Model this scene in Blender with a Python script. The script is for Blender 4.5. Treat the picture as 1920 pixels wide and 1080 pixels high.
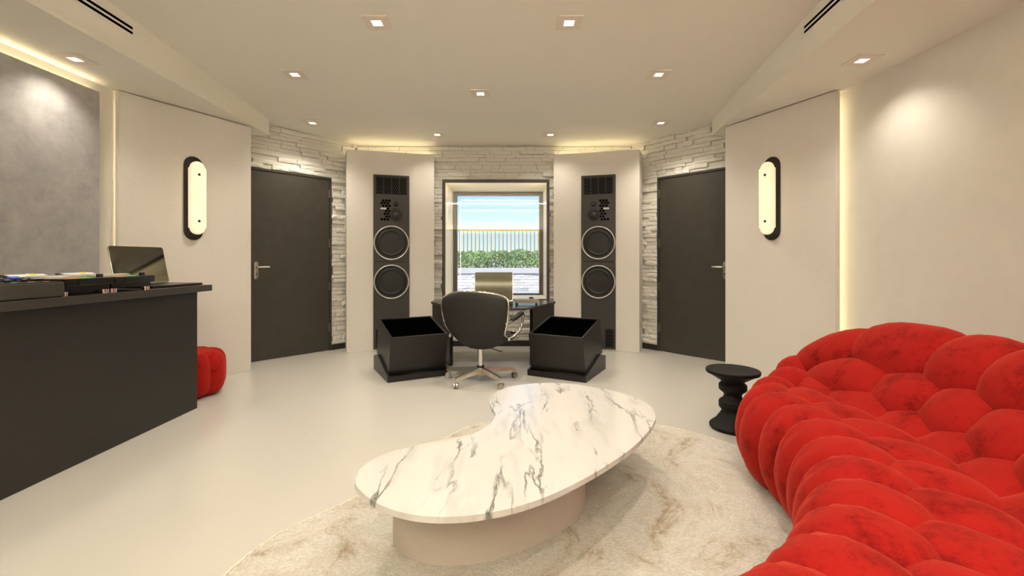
import bpy, bmesh, math, random
from mathutils import Vector, Matrix, noise as mnoise
from math import sin, cos, pi, radians, sqrt, atan2

for o in list(bpy.data.objects): bpy.data.objects.remove(o)
S = bpy.context.scene
COL = S.collection

# ------------------------------------------------------------------ camera
F_PX, CX, HZ, CAMH = 1920*16/36, 960.0, 487.0, 1.10
cam_d = bpy.data.cameras.new('camera'); cam = bpy.data.objects.new('camera', cam_d); COL.objects.link(cam)
cam.location = (0, 0, CAMH); cam.rotation_euler = (pi/2, 0, 0)
cam_d.sensor_width = 36; cam_d.lens = 16; cam_d.shift_y = -(540-HZ)/1920
cam_d.clip_start = 0.02; cam_d.clip_end = 500
S.camera = cam

# ------------------------------------------------------------------ world / exposure
S.view_settings.view_transform = 'Standard'; S.view_settings.look = 'None'
S.view_settings.gamma = 1; S.view_settings.use_curve_mapping = False
EXPO = 1.52
S.view_settings.exposure = EXPO
w = bpy.data.worlds.new('world'); S.world = w; w.use_nodes = True
wn = w.node_tree.nodes; wl = w.node_tree.links
bg = wn['Background']
wtc = wn.new('ShaderNodeTexCoord'); wsep = wn.new('ShaderNodeSeparateXYZ'); wl.new(wtc.outputs['Generated'], wsep.inputs[0])
wr = wn.new('ShaderNodeValToRGB'); we = wr.color_ramp.elements
we[0].position = 0.0; we[0].color = (.60, .72, .88, 1); we[1].position = .10; we[1].color = (.30, .54, .90, 1)
wq = we.new(.5); wq.color = (.13, .30, .66, 1)
wl.new(wsep.outputs[2], wr.inputs[0]); wl.new(wr.outputs[0], bg.inputs[0]); bg.inputs[1].default_value = 0.55
sd = bpy.data.lights.new('sun', 'SUN'); sd.energy = 2.0; sd.angle = radians(1.0); sd.color = (1, .96, .9)
so = bpy.data.objects.new('sun', sd); COL.objects.link(so); so.rotation_euler = (radians(42), 0, radians(-25)); so.location = (0, 0, 12)
WARM = (1.0, .917, .765)
SPOT_W = 20.5       # each downlight
LED_E = 3.5        # LED strip emission

# ------------------------------------------------------------------ helpers
def fl(u, v, h=0.0):
    y = F_PX*(CAMH-h)/(v-HZ); return ((u-CX)*y/F_PX, y)

def new_mat(name):
    m = bpy.data.materials.new(name); m.use_nodes = True
    return m, m.node_tree.nodes, m.node_tree.links, m.node_tree.nodes['Principled BSDF']

def pmat(name, col, rough=.5, metal=0, noise=0, nscale=20, bump=0, bscale=60, spec=.5, sheen=0, sheen_col=None, stretch=(1,1,1), coat=0, emit=None, estr=0):
    m, N, L, B = new_mat(name)
    B.inputs['Base Color'].default_value = (*col, 1); B.inputs['Roughness'].default_value = rough
    B.inputs['Metallic'].default_value = metal; B.inputs['Specular IOR Level'].default_value = spec
    B.inputs['Coat Weight'].default_value = coat
    if sheen:
        B.inputs['Sheen Weight'].default_value = sheen; B.inputs['Sheen Roughness'].default_value = .45
        B.inputs['Sheen Tint'].default_value = (*(sheen_col or col), 1)
    if emit: B.inputs['Emission Color'].default_value = (*emit, 1); B.inputs['Emission Strength'].default_value = estr
    tc = None
    if noise or bump:
        tc = N.new('ShaderNodeTexCoord'); mp = N.new('ShaderNodeMapping'); mp.inputs['Scale'].default_value = stretch
        L.new(tc.outputs['Object'], mp.inputs[0])
    if noise:
        n = N.new('ShaderNodeTexNoise'); n.inputs['Scale'].default_value = nscale; n.inputs['Detail'].default_value = 6
        L.new(mp.outputs[0], n.inputs['Vector'])
        r = N.new('ShaderNodeValToRGB'); r.color_ramp.elements[0].position = .3; r.color_ramp.elements[1].position = .7
        r.color_ramp.elements[0].color = (*[c*(1-noise) for c in col], 1); r.color_ramp.elements[1].color = (*[min(1, c*(1+noise)) for c in col], 1)
        L.new(n.outputs[0], r.inputs[0]); L.new(r.outputs[0], B.inputs['Base Color'])
    if bump:
        n2 = N.new('ShaderNodeTexNoise'); n2.inputs['Scale'].default_value = bscale; n2.inputs['Detail'].default_value = 4
        L.new(mp.outputs[0], n2.inputs['Vector'])
        b = N.new('ShaderNodeBump'); b.inputs['Strength'].default_value = bump; b.inputs['Distance'].default_value = .01
        L.new(n2.outputs[0], b.inputs['Height']); L.new(b.outputs[0], B.inputs['Normal'])
    return m

def emat(name, col, strength):
    m, N, L, B = new_mat(name)
    B.inputs['Base Color'].default_value = (*col, 1)
    B.inputs['Emission Color'].default_value = (*col, 1); B.inputs['Emission Strength'].default_value = strength
    return m

class MB:
    """collects shapes into one bmesh"""
    def __init__(self): self.b = bmesh.new()
    def box(self, c, s, rz=0, rx=0, ry=0, bevel=0, seg=2):
        r = bmesh.ops.create_cube(self.b, size=1)
        M = Matrix.Translation(c) @ Matrix.Rotation(rz, 4, 'Z') @ Matrix.Rotation(ry, 4, 'Y') @ Matrix.Rotation(rx, 4, 'X') @ Matrix.Diagonal((*s, 1))
        bmesh.ops.transform(self.b, matrix=M, verts=r['verts'])
        if bevel:
            ed = list({e for v in r['verts'] for e in v.link_edges})
            bmesh.ops.bevel(self.b, geom=ed, offset=bevel, segments=seg, affect='EDGES', profile=.5)
        return self
    def span(self, a, b_, bevel=0):
        return self.box([(p+q)/2 for p, q in zip(a, b_)], [abs(q-p) for p, q in zip(a, b_)], bevel=bevel)
    def prism(self, poly, z0, z1, bevel=0, seg=3, M=None):
        M = M if M is not None else Matrix.Identity(4)
        vs0 = [self.b.verts.new(M @ Vector((x, y, z0))) for x, y in poly]; vs1 = [self.b.verts.new(M @ Vector((x, y, z1))) for x, y in poly]
        n = len(poly)
        fb = self.b.faces.new(vs0[::-1]); ft = self.b.faces.new(vs1)
        for i in range(n): self.b.faces.new((vs0[i], vs0[(i+1) % n], vs1[(i+1) % n], vs1[i]))
        if bevel:
            ed = list(set(fb.edges) | set(ft.edges))
            bmesh.ops.bevel(self.b, geom=ed, offset=bevel, segments=seg, affect='EDGES', profile=.5)
        return self
    def lathe(self, prof, n=32, M=None, cap=True):
        rings = []
        for r, z in prof:
            rings.append([self.b.verts.new((r*cos(2*pi*i/n), r*sin(2*pi*i/n), z)) for i in range(n)])
        for a, c in zip(rings, rings[1:]):
            for i in range(n): self.b.faces.new((a[i], a[(i+1) % n], c[(i+1) % n], c[i]))
        if cap: self.b.faces.new(rings[0][::-1]); self.b.faces.new(rings[-1])
        if M is not None: bmesh.ops.transform(self.b, matrix=M, verts=[v for r in rings for v in r])
        return self
    def tube(self, path, rad, n=10, closed=False, cap=True):
        P = [Vector(p) for p in path]; m = len(P)
        rads = rad if isinstance(rad, (list, tuple)) else [rad]*m
        rings = []; up = None
        for i, p in enumerate(P):
            if closed: t = (P[(i+1) % m]-P[i-1])
            else: t = P[min(i+1, m-1)]-P[max(i-1, 0)]
            t.normalize()
            if up is None:
                up = Vector((0, 0, 1)) if abs(t.z) < .9 else Vector((1, 0, 0))
            s = t.cross(up).normalized(); up = s.cross(t).normalized()
            rings.append([self.b.verts.new(p+(s*cos(2*pi*k/n)+up*sin(2*pi*k/n))*rads[i]) for k in range(n)])
        pairs = list(zip(rings, rings[1:])) + ([(rings[-1], rings[0])] if closed else [])
        for a, c in pairs:
            for k in range(n): self.b.faces.new((a[k], a[(k+1) % n], c[(k+1) % n], c[k]))
        if cap and not closed: self.b.faces.new(rings[0][::-1]); self.b.faces.new(rings[-1])
        return self
    def grid(self, fn, nu, nv, closed_u=False):
        V = [[self.b.verts.new(fn(i/nu, j/nv)) for j in range(nv+1)] for i in range(nu+(0 if closed_u else 1))]
        for i in range(nu):
            for j in range(nv):
                a = V[i]; c = V[(i+1) % len(V)]
                try: self.b.faces.new((a[j], c[j], c[j+1], a[j+1]))
                except ValueError: pass
        return V
    def obj(self, name, mat, parent=None, smooth=None, recalc=True, loc=None, rz=0):
        if recalc: bmesh.ops.recalc_face_normals(self.b, faces=self.b.faces)
        me = bpy.data.meshes.new(name); self.b.to_mesh(me); self.b.free()
        me.materials.append(mat)
        if smooth is not None:
            me.polygons.foreach_set('use_smooth', [True]*len(me.polygons))
            if smooth < 179: me.set_sharp_from_angle(angle=radians(smooth))
        o = bpy.data.objects.new(name, me); COL.objects.link(o)
        if parent is not None: o.parent = parent
        if loc is not None: o.location = loc
        if rz: o.rotation_euler.z = rz
        return o

def tag(o, label, cat, group=None):
    o['label'] = label; o['category'] = cat
    if group: o['group'] = group
    return o
def struct(o, label, cat):
    o['kind'] = 'structure'; return tag(o, label, cat)
def empty(name, loc=(0, 0, 0), rz=0):
    o = bpy.data.objects.new(name, None); COL.objects.link(o); o.location = loc; o.rotation_euler.z = rz
    o.empty_display_size = .1; return o
def pill_pts(w_, h_, n=14):
    o_ = (h_-w_)/2; r_ = w_/2
    return [(r_*cos(pi*q/n), r_*sin(pi*q/n)+o_) for q in range(n+1)]+[(-r_*cos(pi*q/n), -r_*sin(pi*q/n)-o_) for q in range(n+1)]
def copy_tree(o, parent=None):
    c = o.copy(); COL.objects.link(c); c.parent = parent
    for ch in list(o.children): copy_tree(ch, c)
    return c
def catmull(pts, n=8, closed=True):
    out = []; m = len(pts); D = len(pts[0])
    for i in range(m if closed else m-1):
        g = lambda k: pts[k % m] if closed else pts[max(0, min(m-1, k))]
        p0, p1, p2, p3 = g(i-1), g(i), g(i+1), g(i+2)
        for k in range(n):
            t = k/n
            out.append(tuple(.5*((2*p1[d])+(-p0[d]+p2[d])*t+(2*p0[d]-5*p1[d]+4*p2[d]-p3[d])*t*t+(-p0[d]+3*p1[d]-3*p2[d]+p3[d])*t**3) for d in range(D)))
    if not closed: out.append(tuple(pts[-1]))
    return out
RX90 = Matrix.Rotation(pi/2, 4, 'X')   # lathe axis z -> -y

# ------------------------------------------------------------------ materials
M = {}
M['plaster'] = pmat('wall_plaster', (.74, .71, .65), .7, noise=.02, nscale=9, bump=.05, bscale=180)
M['paint'] = pmat('ceiling_paint', (.84, .81, .735), .75, bump=.04, bscale=220)
M['panel'] = pmat('panel_fabric', (.70, .66, .61), .85, noise=.02, nscale=40, bump=.08, bscale=300)
M['stone'] = pmat('white_split_stone', (.84, .81, .745), .85, noise=.06, nscale=14, bump=.55, bscale=55)
M['joint_shade'] = pmat('recessed_joint_shade', (.30, .265, .21), .9)  # joint backing darkened to paint in shadow lines between the stones
M['door'] = pmat('dark_bronze_door', (.048, .042, .034), .42, noise=.12, nscale=9, bump=.03, bscale=120)
M['black'] = pmat('black_lacquer', (.011, .0098, .0086), .33, noise=.1, nscale=30)
M['blackmatt'] = pmat('matt_black', (.012, .011, .010), .75)
M['void'] = pmat('slot_black', (.002, .002, .002), .9, spec=0)
M['skirting'] = pmat('dark_skirting', (.018, .016, .014), .45)
M['counter'] = pmat('charcoal_laminate', (.019, .0152, .0118), .48, noise=.06, nscale=60, bump=.03, bscale=250)
M['countertop'] = pmat('charcoal_worktop', (.036, .029, .0225), .42, noise=.05, nscale=60)
M['chrome'] = pmat('chrome', (.72, .70, .66), .08, 1)
M['steel'] = pmat('satin_steel', (.50, .47, .42), .3, 1)
M['hinge'] = pmat('dull_hinge_metal', (.20, .17, .13), .45, .7)
M['silver'] = pmat('silver_plate', (.62, .60, .56), .35, .6)
M['darkmetal'] = pmat('bronze_metal', (.035, .027, .022), .4, .5)
M['frame'] = pmat('window_frame_bronze', (.055, .042, .038), .45, .2)
M['reveal'] = pmat('cream_reveal', (.80, .74, .60), .55)
M['leather'] = pmat('black_fabric', (.011, .0095, .008), .62, noise=.15, nscale=120, bump=.1, bscale=400)
M['wood'] = pmat('black_stained_wood', (.005, .0045, .004), .6, spec=.25, noise=.5, nscale=18, stretch=(6, 6, .6), bump=.15, bscale=40)
M['speaker'] = pmat('speaker_grey', (.036, .033, .030), .6, noise=.05, nscale=80)
M['cone'] = pmat('speaker_cone', (.007, .0065, .006), .55)
M['gear'] = pmat('gear_gloss_black', (.004, .004, .004), .18)
M['rubber'] = pmat('rubber', (.008, .008, .008), .5)
M['ring'] = pmat('speaker_ring', (.58, .55, .50), .35, .5)
M['white'] = pmat('white_print', (.8, .78, .72), .5)
M['lamp_frame'] = pmat('downlight_trim', (.80, .72, .62), .55)
M['rugedge'] = pmat('rug_binding', (.60, .55, .45), .9, noise=.25, nscale=60)
M['blue'] = pmat('blue_button', (.05, .12, .55), .4, emit=(.05, .12, .55), estr=.25)
M['green'] = pmat('green_light', (.05, .45, .08), .4, emit=(.05, .45, .08), estr=.35)
M['orange'] = pmat('orange_light', (.6, .2, .04), .4, emit=(.6, .2, .04), estr=.3)
M['yellow'] = pmat('yellow_button', (.6, .55, .03), .4, emit=(.6, .55, .03), estr=.15)
M['lens'] = emat('downlight_lens', (1, .97, .95), .42)
M['led'] = emat('led_strip', (1.0, .84, .50), LED_E)
M['ledsoft'] = emat('led_strip_soft', (1.0, .87, .55), LED_E*1.6)
M['ledrear'] = emat('led_strip_rear', (1.0, .92, .76), 22)
M['ledfill'] = emat('led_added_fill', (1.0, .92, .76), 30)  # emission of the added uplight that fills the ceiling
M['ledrevealfill'] = emat('led_reveal_fill', (1.0, .84, .54), 17)  # emission of the added strips that brighten the reveal
M['sconce'] = emat('alabaster_glow', (1.0, .87, .63), .175)
M['screen'] = pmat('laptop_glass', (.030, .028, .022), .07, 1)
M['screen2'] = pmat('laptop_glass_counter', (.19, .185, .16), .05, 1)
M['lid'] = pmat('laptop_lid', (.34, .31, .25), .16, 1)
M['gold'] = pmat('ochre_railing', (.44, .28, .03), .5)
M['coping'] = pmat('coping_stone', (.52, .50, .50), .8, noise=.06, nscale=4)
M['gstone'] = pmat('garden_stone', (.60, .58, .55), .85, noise=.2, nscale=3, bump=.3, bscale=20)
M['paving'] = pmat('terrace_paving', (.50, .48, .46), .8, noise=.05, nscale=3)
M['hill'] = pmat('dry_hillside', (.34, .24, .19), .95, noise=.3, nscale=.3)
M['leaf'] = pmat('hedge_leaf', (.30, .42, .15), .55, noise=.45, nscale=2.5)
M['flower'] = pmat('hedge_flower', (.55, .08, .05), .6)
M['soil'] = pmat('planter_soil', (.06, .045, .03), .95)

# velvet red
m, N, L, B = new_mat('red_velvet'); M['velvet'] = m
tc = N.new('ShaderNodeTexCoord'); n = N.new('ShaderNodeTexNoise'); n.inputs['Scale'].default_value = 6.5; n.inputs['Detail'].default_value = 10; n.inputs['Roughness'].default_value = .8
L.new(tc.outputs['Object'], n.inputs['Vector'])
r = N.new('ShaderNodeValToRGB'); e = r.color_ramp.elements
e[0].position = .36; e[0].color = (.17, .005, .004, 1); e[1].position = .49; e[1].color = (.345, .012, .009, 1)
e2 = e.new(.8); e2.color = (.38, .015, .011, 1)
L.new(n.outputs[0], r.inputs[0]); L.new(r.outputs[0], B.inputs['Base Color'])
B.inputs['Roughness'].default_value = .9; B.inputs['Specular IOR Level'].default_value = .1
B.inputs['Sheen Weight'].default_value = .45; B.inputs['Sheen Roughness'].default_value = .4; B.inputs['Sheen Tint'].default_value = (1, .16, .10, 1)
n2 = N.new('ShaderNodeTexNoise'); n2.inputs['Scale'].default_value = 260; L.new(tc.outputs['Object'], n2.inputs['Vector'])
b = N.new('ShaderNodeBump'); b.inputs['Strength'].default_value = .25; b.inputs['Distance'].default_value = .004
L.new(n2.outputs[0], b.inputs['Height']); L.new(b.outputs[0], B.inputs['Normal'])

# microcement floor
m, N, L, B = new_mat('microcement'); M['floor'] = m
tc = N.new('ShaderNodeTexCoord')
n = N.new('ShaderNodeTexNoise'); n.inputs['Scale'].default_value = .9; n.inputs['Detail'].default_value = 2; L.new(tc.outputs['Object'], n.inputs['Vector'])
r = N.new('ShaderNodeValToRGB'); e = r.color_ramp.elements; e[0].position = .3; e[0].color = (.545, .525, .475, 1); e[1].position = .7; e[1].color = (.575, .555, .505, 1)
L.new(n.outputs[0], r.inputs[0])
v = N.new('ShaderNodeTexVoronoi'); v.inputs['Scale'].default_value = 2.6; L.new(tc.outputs['Object'], v.inputs['Vector'])
r2 = N.new('ShaderNodeValToRGB'); e = r2.color_ramp.elements; e[0].position = .010; e[0].color = (.55, .52, .48, 1); e[1].position = .022; e[1].color = (1, 1, 1, 1)
L.new(v.outputs['Distance'], r2.inputs[0])
mx = N.new('ShaderNodeMix'); mx.data_type = 'RGBA'; mx.blend_type = 'MULTIPLY'; mx.inputs[0].default_value = .8
mx.inputs[6].default_value = (.53, .507, .46, 1); L.new(r2.outputs[0], mx.inputs[7]); L.new(mx.outputs[2], B.inputs['Base Color'])
B.inputs['Roughness'].default_value = .27; B.inputs['Specular IOR Level'].default_value = .5

# marble
m, N, L, B = new_mat('white_marble'); M['marble'] = m
tc = N.new('ShaderNodeTexCoord'); mp = N.new('ShaderNodeMapping'); mp.inputs['Rotation'].default_value = (0, 0, radians(-10)); mp.inputs['Scale'].default_value = (4.6, 1.0, 1)
L.new(tc.outputs['Object'], mp.inputs[0])
n = N.new('ShaderNodeTexNoise'); n.inputs['Scale'].default_value = 1.5; n.inputs['Detail'].default_value = 7; n.inputs['Roughness'].default_value = .55; n.inputs['Distortion'].default_value = .35
L.new(mp.outputs[0], n.inputs['Vector'])
ab = N.new('ShaderNodeMath'); ab.operation = 'SUBTRACT'; ab.inputs[1].default_value = .5; L.new(n.outputs[0], ab.inputs[0])
ab2 = N.new('ShaderNodeMath'); ab2.operation = 'ABSOLUTE'; L.new(ab.outputs[0], ab2.inputs[0])
nm = N.new('ShaderNodeTexNoise'); nm.inputs['Scale'].default_value = 2.6; nm.inputs['Detail'].default_value = 4; L.new(mp.outputs[0], nm.inputs['Vector'])
mm = N.new('ShaderNodeMapRange'); mm.inputs[1].default_value = .43; mm.inputs[2].default_value = .62; L.new(nm.outputs[0], mm.inputs[0])
r = N.new('ShaderNodeValToRGB'); e = r.color_ramp.elements; e[0].position = .0; e[0].color = (1, 1, 1, 1); e[1].position = .026; e[1].color = (0, 0, 0, 1)
L.new(ab2.outputs[0], r.inputs[0])
mu = N.new('ShaderNodeMath'); mu.operation = 'MULTIPLY'; L.new(r.outputs[0], mu.inputs[0]); L.new(mm.outputs[0], mu.inputs[1])
soft = N.new('ShaderNodeTexNoise'); soft.inputs['Scale'].default_value = 3.2; soft.inputs['Detail'].default_value = 7; L.new(mp.outputs[0], soft.inputs['Vector'])
rs = N.new('ShaderNodeValToRGB'); e = rs.color_ramp.elements; e[0].position = .30; e[0].color = (.54, .52, .495, 1); e[1].position = .48; e[1].color = (.63, .61, .585, 1)
L.new(soft.outputs[0], rs.inputs[0])
mx = N.new('ShaderNodeMix'); mx.data_type = 'RGBA'; L.new(mu.outputs[0], mx.inputs[0]); L.new(rs.outputs[0], mx.inputs[6]); mx.inputs[7].default_value = (.13, .12, .105, 1)
L.new(mx.outputs[2], B.inputs['Base Color']); B.inputs['Roughness'].default_value = .16
M['tablebase'] = pmat('blush_plinth', (.57, .50, .44), .6, noise=.03, nscale=30, stretch=(1, 1, 8))

# rug
m, N, L, B = new_mat('ivory_rug'); M['rug'] = m
tc = N.new('ShaderNodeTexCoord')
n = N.new('ShaderNodeTexNoise'); n.inputs['Scale'].default_value = 1.7; n.inputs['Detail'].default_value = 12; n.inputs['Roughness'].default_value = .74; n.inputs['Distortion'].default_value = 2.2
L.new(tc.outputs['Object'], n.inputs['Vector'])
r = N.new('ShaderNodeValToRGB'); e = r.color_ramp.elements; e[0].position = .35; e[0].color = (.34, .26, .175, 1); e[1].position = .44; e[1].color = (.51, .47, .40, 1)
a = e.new(.54); a.color = (.57, .545, .49, 1); a = e.new(.66); a.color = (.47, .435, .365, 1)
L.new(n.outputs[0], r.inputs[0])
n2 = N.new('ShaderNodeTexNoise'); n2.inputs['Scale'].default_value = 110; n2.inputs['Detail'].default_value = 5
mp = N.new('ShaderNodeMapping'); mp.inputs['Scale'].default_value = (.8, 1.2, 1); L.new(tc.outputs['Object'], mp.inputs[0]); L.new(mp.outputs[0], n2.inputs['Vector'])
mr = N.new('ShaderNodeMapRange'); mr.inputs[1].default_value = .3; mr.inputs[2].default_value = .7; mr.inputs[3].default_value = .80; mr.inputs[4].default_value = 1.10; L.new(n2.outputs[0], mr.inputs[0])
vm = N.new('ShaderNodeVectorMath'); vm.operation = 'SCALE'; L.new(r.outputs[0], vm.inputs[0]); L.new(mr.outputs[0], vm.inputs['Scale'])
L.new(vm.outputs[0], B.inputs['Base Color']); B.inputs['Roughness'].default_value = .95; B.inputs['Specular IOR Level'].default_value = .1
b = N.new('ShaderNodeBump'); b.inputs['Strength'].default_value = .5; b.inputs['Distance'].default_value = .006; L.new(n2.outputs[0], b.inputs['Height']); L.new(b.outputs[0], B.inputs['Normal'])

# grey mottled felt panel
m, N, L, B = new_mat('grey_mottled_felt'); M['felt'] = m
tc = N.new('ShaderNodeTexCoord'); n = N.new('ShaderNodeTexNoise'); n.inputs['Scale'].default_value = 7; n.inputs['Detail'].default_value = 10; n.inputs['Roughness'].default_value = .75
L.new(tc.outputs['Object'], n.inputs['Vector'])
r = N.new('ShaderNodeValToRGB'); e = r.color_ramp.elements; e[0].position = .3; e[0].color = (.31, .30, .30, 1); e[1].position = .7; e[1].color = (.48, .465, .455, 1)
L.new(n.outputs[0], r.inputs[0]); L.new(r.outputs[0], B.inputs['Base Color']); B.inputs['Roughness'].default_value = .7

# window glass: thin pane
m, N, L, B = new_mat('window_glass'); M['glass'] = m
N.remove(B); out = N['Material Output']
tr = N.new('ShaderNodeBsdfTransparent'); tr.inputs[0].default_value = (.97, .98, .98, 1); gl = N.new('ShaderNodeBsdfGlossy'); gl.inputs['Roughness'].default_value = .0
fr = N.new('ShaderNodeFresnel'); fr.inputs[0].default_value = 1.5; ms = N.new('ShaderNodeMixShader')
ml = N.new('ShaderNodeMath'); ml.operation = 'MULTIPLY'; ml.inputs[1].default_value = 1.15; L.new(fr.outputs[0], ml.inputs[0])
L.new(ml.outputs[0], ms.inputs[0]); L.new(tr.outputs[0], ms.inputs[1]); L.new(gl.outputs[0], ms.inputs[2]); L.new(ms.outputs[0], out.inputs[0])

# ------------------------------------------------------------------ room shell
C0 = -.225                     # room axis
XL, XR = -3.13, 2.635          # side walls
YB, YR = 5.80, -1.75           # window wall (stone face), rear wall
ceil_z = lambda y: 2.55 + .055*(5.79-y)
SOF = 2.43

struct(MB().span((XL-.3, YR-.3, -.12), (XR+.3, 7.0, 0)).obj('floor', M['floor']), 'pale polished microcement floor', 'floor')
MBc = MB()
poly = [(YR-.3, ceil_z(YR-.3)), (6.2, ceil_z(6.2)), (6.2, 3.4), (YR-.3, 3.4)]
MBc.prism(poly, XL-.3, XR+.3, M=Matrix(((0, 0, 1, 0), (1, 0, 0, 0), (0, 1, 0, 0), (0, 0, 0, 1))))
struct(MBc.obj('ceiling', M['paint']), 'cream painted sloping ceiling', 'ceiling')
struct(MB().span((XL-.12, YR-.12, 0), (XL, 4.62, 3.1)).obj('wall_left', M['plaster']), 'cream side wall behind the grey felt panel', 'wall')
struct(MB().span((XR, YR-.12, 0), (XR+.12, 4.62, 3.1)).obj('wall_right', M['plaster']), 'cream side wall behind the red sofa', 'wall')
struct(MB().span((XL-.12, YR-.12, 0), (XR+.12, YR, 3.1)).obj('wall_rear', M['plaster']), 'plain cream rear wall facing the window', 'wall')

# stone pieces, shared meshes
random.seed(4)
def stone_mesh(k):
    rnd = random.Random(100+k); nx, nz = 5, 3
    vs = []; fs = []
    for j in range(nz+1):
        for i in range(nx+1):
            edge = i in (0, nx) or j in (0, nz)
            x = -.5+i/nx + (rnd.uniform(-.05, .05) if not (i in (0, nx)) else 0); z = -.5+j/nz+(rnd.uniform(-.08, .08) if not (j in (0, nz)) else 0)
            y = -(rnd.uniform(.72, .86) if edge else rnd.uniform(.82, 1.0))
            vs.append((x, y, z))
    idx = lambda i, j: j*(nx+1)+i
    for j in range(nz):
        for i in range(nx): fs.append((idx(i, j), idx(i+1, j), idx(i+1, j+1), idx(i, j+1)))
    o = len(vs); vs += [(-.5, 0, -.5), (.5, 0, -.5), (.5, 0, .5), (-.5, 0, .5)]
    fs.append(tuple([o, o+1]+[idx(i, 0) for i in range(nx, -1, -1)]))
    fs.append(tuple([o+2, o+3]+[idx(i, nz) for i in range(0, nx+1)]))
    fs.append(tuple([o+3, o]+[idx(0, j) for j in range(0, nz+1)]))
    fs.append(tuple([o+1, o+2]+[idx(nx, j) for j in range(nz, -1, -1)]))
    me = bpy.data.meshes.new('stone'); me.from_pydata(vs, [], fs); me.update(); me.materials.append(M['stone']); return me
SM = [stone_mesh(k) for k in range(10)]
def lay_stones(parent, t0, t1, h0, h1, holes, seed, hmin=.036, hmax=.062, lmin=.09, lmax=.31, dmin=.010, dmax=.058, y0=.03, meshes=None, name='stone', hcut=None):
    rnd = random.Random(seed); h = h0; cnt = 0
    while h < h1-.012:
        hh = min(rnd.uniform(hmin, hmax), h1-h)
        if h1-h-hh < .02: hh = h1-h
        t = t0 - rnd.uniform(0, .15)
        while t < t1:
            ln = rnd.uniform(lmin, lmax); a, b_ = max(t, t0), min(t+ln, t1); t += ln
            segs = [(a, b_)]
            for (ha, hb, hz0, hz1) in holes:
                if hz1 <= h+.2*hh or hz0 >= h+.8*hh: continue
                ns = []
                for p, q in segs:
                    if q <= ha or p >= hb: ns.append((p, q)); continue
                    if p < ha: ns.append((p, ha))
                    if q > hb: ns.append((hb, q))
                segs = ns
            for p, q in segs:
                if q-p < .025: continue
                o = bpy.data.objects.new(name, rnd.choice(meshes or SM)); COL.objects.link(o); o.parent = parent
                o.location = ((p+q)/2, y0, h+hh/2)
                o.scale = (((q-p)-.0035)*(1 if rnd.random() < .5 else -1), rnd.uniform(dmin, dmax), hh*.94); cnt += 1
        h += hh
    return cnt

# ---- window wall
WX0, WX1, WZ0, WZ1 = -.851, .441, .60, 2.084      # opening
BW = 1.75
wb = MB()
x0, x1 = C0-BW-.05, C0+BW+.05
FW = .034
top_b = ceil_z(5.9)+.06
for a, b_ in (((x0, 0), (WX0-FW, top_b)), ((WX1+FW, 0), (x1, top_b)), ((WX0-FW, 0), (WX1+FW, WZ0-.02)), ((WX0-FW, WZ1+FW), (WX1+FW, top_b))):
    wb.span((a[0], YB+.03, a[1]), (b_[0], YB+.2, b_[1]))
wall_back = struct(wb.obj('wall_window', M['joint_shade']), 'white split stone wall around the window', 'wall')
stones_b = empty('x'); bpy.data.objects.remove(stones_b)
holder_b = wall_back
def lay_on_back():
    # local frame equals world: t = x, y0 = wall face
    holes = [(WX0-FW, WX1+FW, WZ0-.035, WZ1+FW)]
    for s in (-1, 1):
        a, b_ = sorted((C0+s*.80, C0+s*1.9)); holes.append((a, b_, -1, 2.40))
    return lay_stones(holder_b, C0-BW, C0+BW, .066, ceil_z(5.85)-.002, holes, 11, y0=YB+.032)
n_back = lay_on_back()

# ---- door walls (local frame: x along wall, -y to the room)
def door_wall(name, P, Q, door_t, side):
    d = Vector((Q[0]-P[0], Q[1]-P[1])); Ln = d.length; ang = atan2(d.y, d.x)
    m_ = MB(); t0, t1 = door_t; DH = 2.095
    top = ceil_z(4.3)+.06
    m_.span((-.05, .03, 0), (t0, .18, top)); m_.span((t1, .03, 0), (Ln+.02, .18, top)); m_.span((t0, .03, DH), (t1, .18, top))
    o = m_.obj(name, M['joint_shade'], loc=(P[0], P[1], 0), rz=ang)
    # slope the stone top with the ceiling: stones run up past the ceiling plane, hidden above it
    holes = [(t0, t1, -1, DH)]
    if side == 'left': holes += [(-1, .30, -1, 2.2), (1.62, 3, -1, 2.36)]
    else: holes += [(Ln-.30, 9, -1, 2.2), (-1, Ln-1.62, -1, 2.36)]
    c = lay_stones(o, 0, Ln, .066, 2.63, holes, 21 if side == 'left' else 22, y0=.032)
    return o, ang, Ln, c
LP, LQ = (XL, 4.50), (C0-BW, YB)
RP, RQ = (C0+BW, YB), (XR, 4.50)
LnW = sqrt((LQ[0]-LP[0])**2+(LQ[1]-LP[1])**2)
def tfor(P, Q, u):     # where the view ray of image column u meets the wall line
    k = (u-CX)/F_PX; d = Vector((Q[0]-P[0], Q[1]-P[1])); L_ = d.length; d /= L_
    return (k*P[1]-P[0])/(d.x-k*d.y)
tl1 = tfor(LP, LQ, 621); tr0 = tfor(RP, RQ, 1233)
tl0 = tl1-.93; tr1 = tr0+.90
wl_o, angL, LnL, nl = door_wall('wall_door_left', LP, LQ, (tl0, tl1), 'left'); struct(wl_o, 'white split stone wall around the door by the counter', 'wall')
wr_o, angR, LnR, nr_ = door_wall('wall_door_right', RP, RQ, (tr0, tr1), 'right'); struct(wr_o, 'white split stone wall around the door by the sofa', 'wall')

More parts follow.
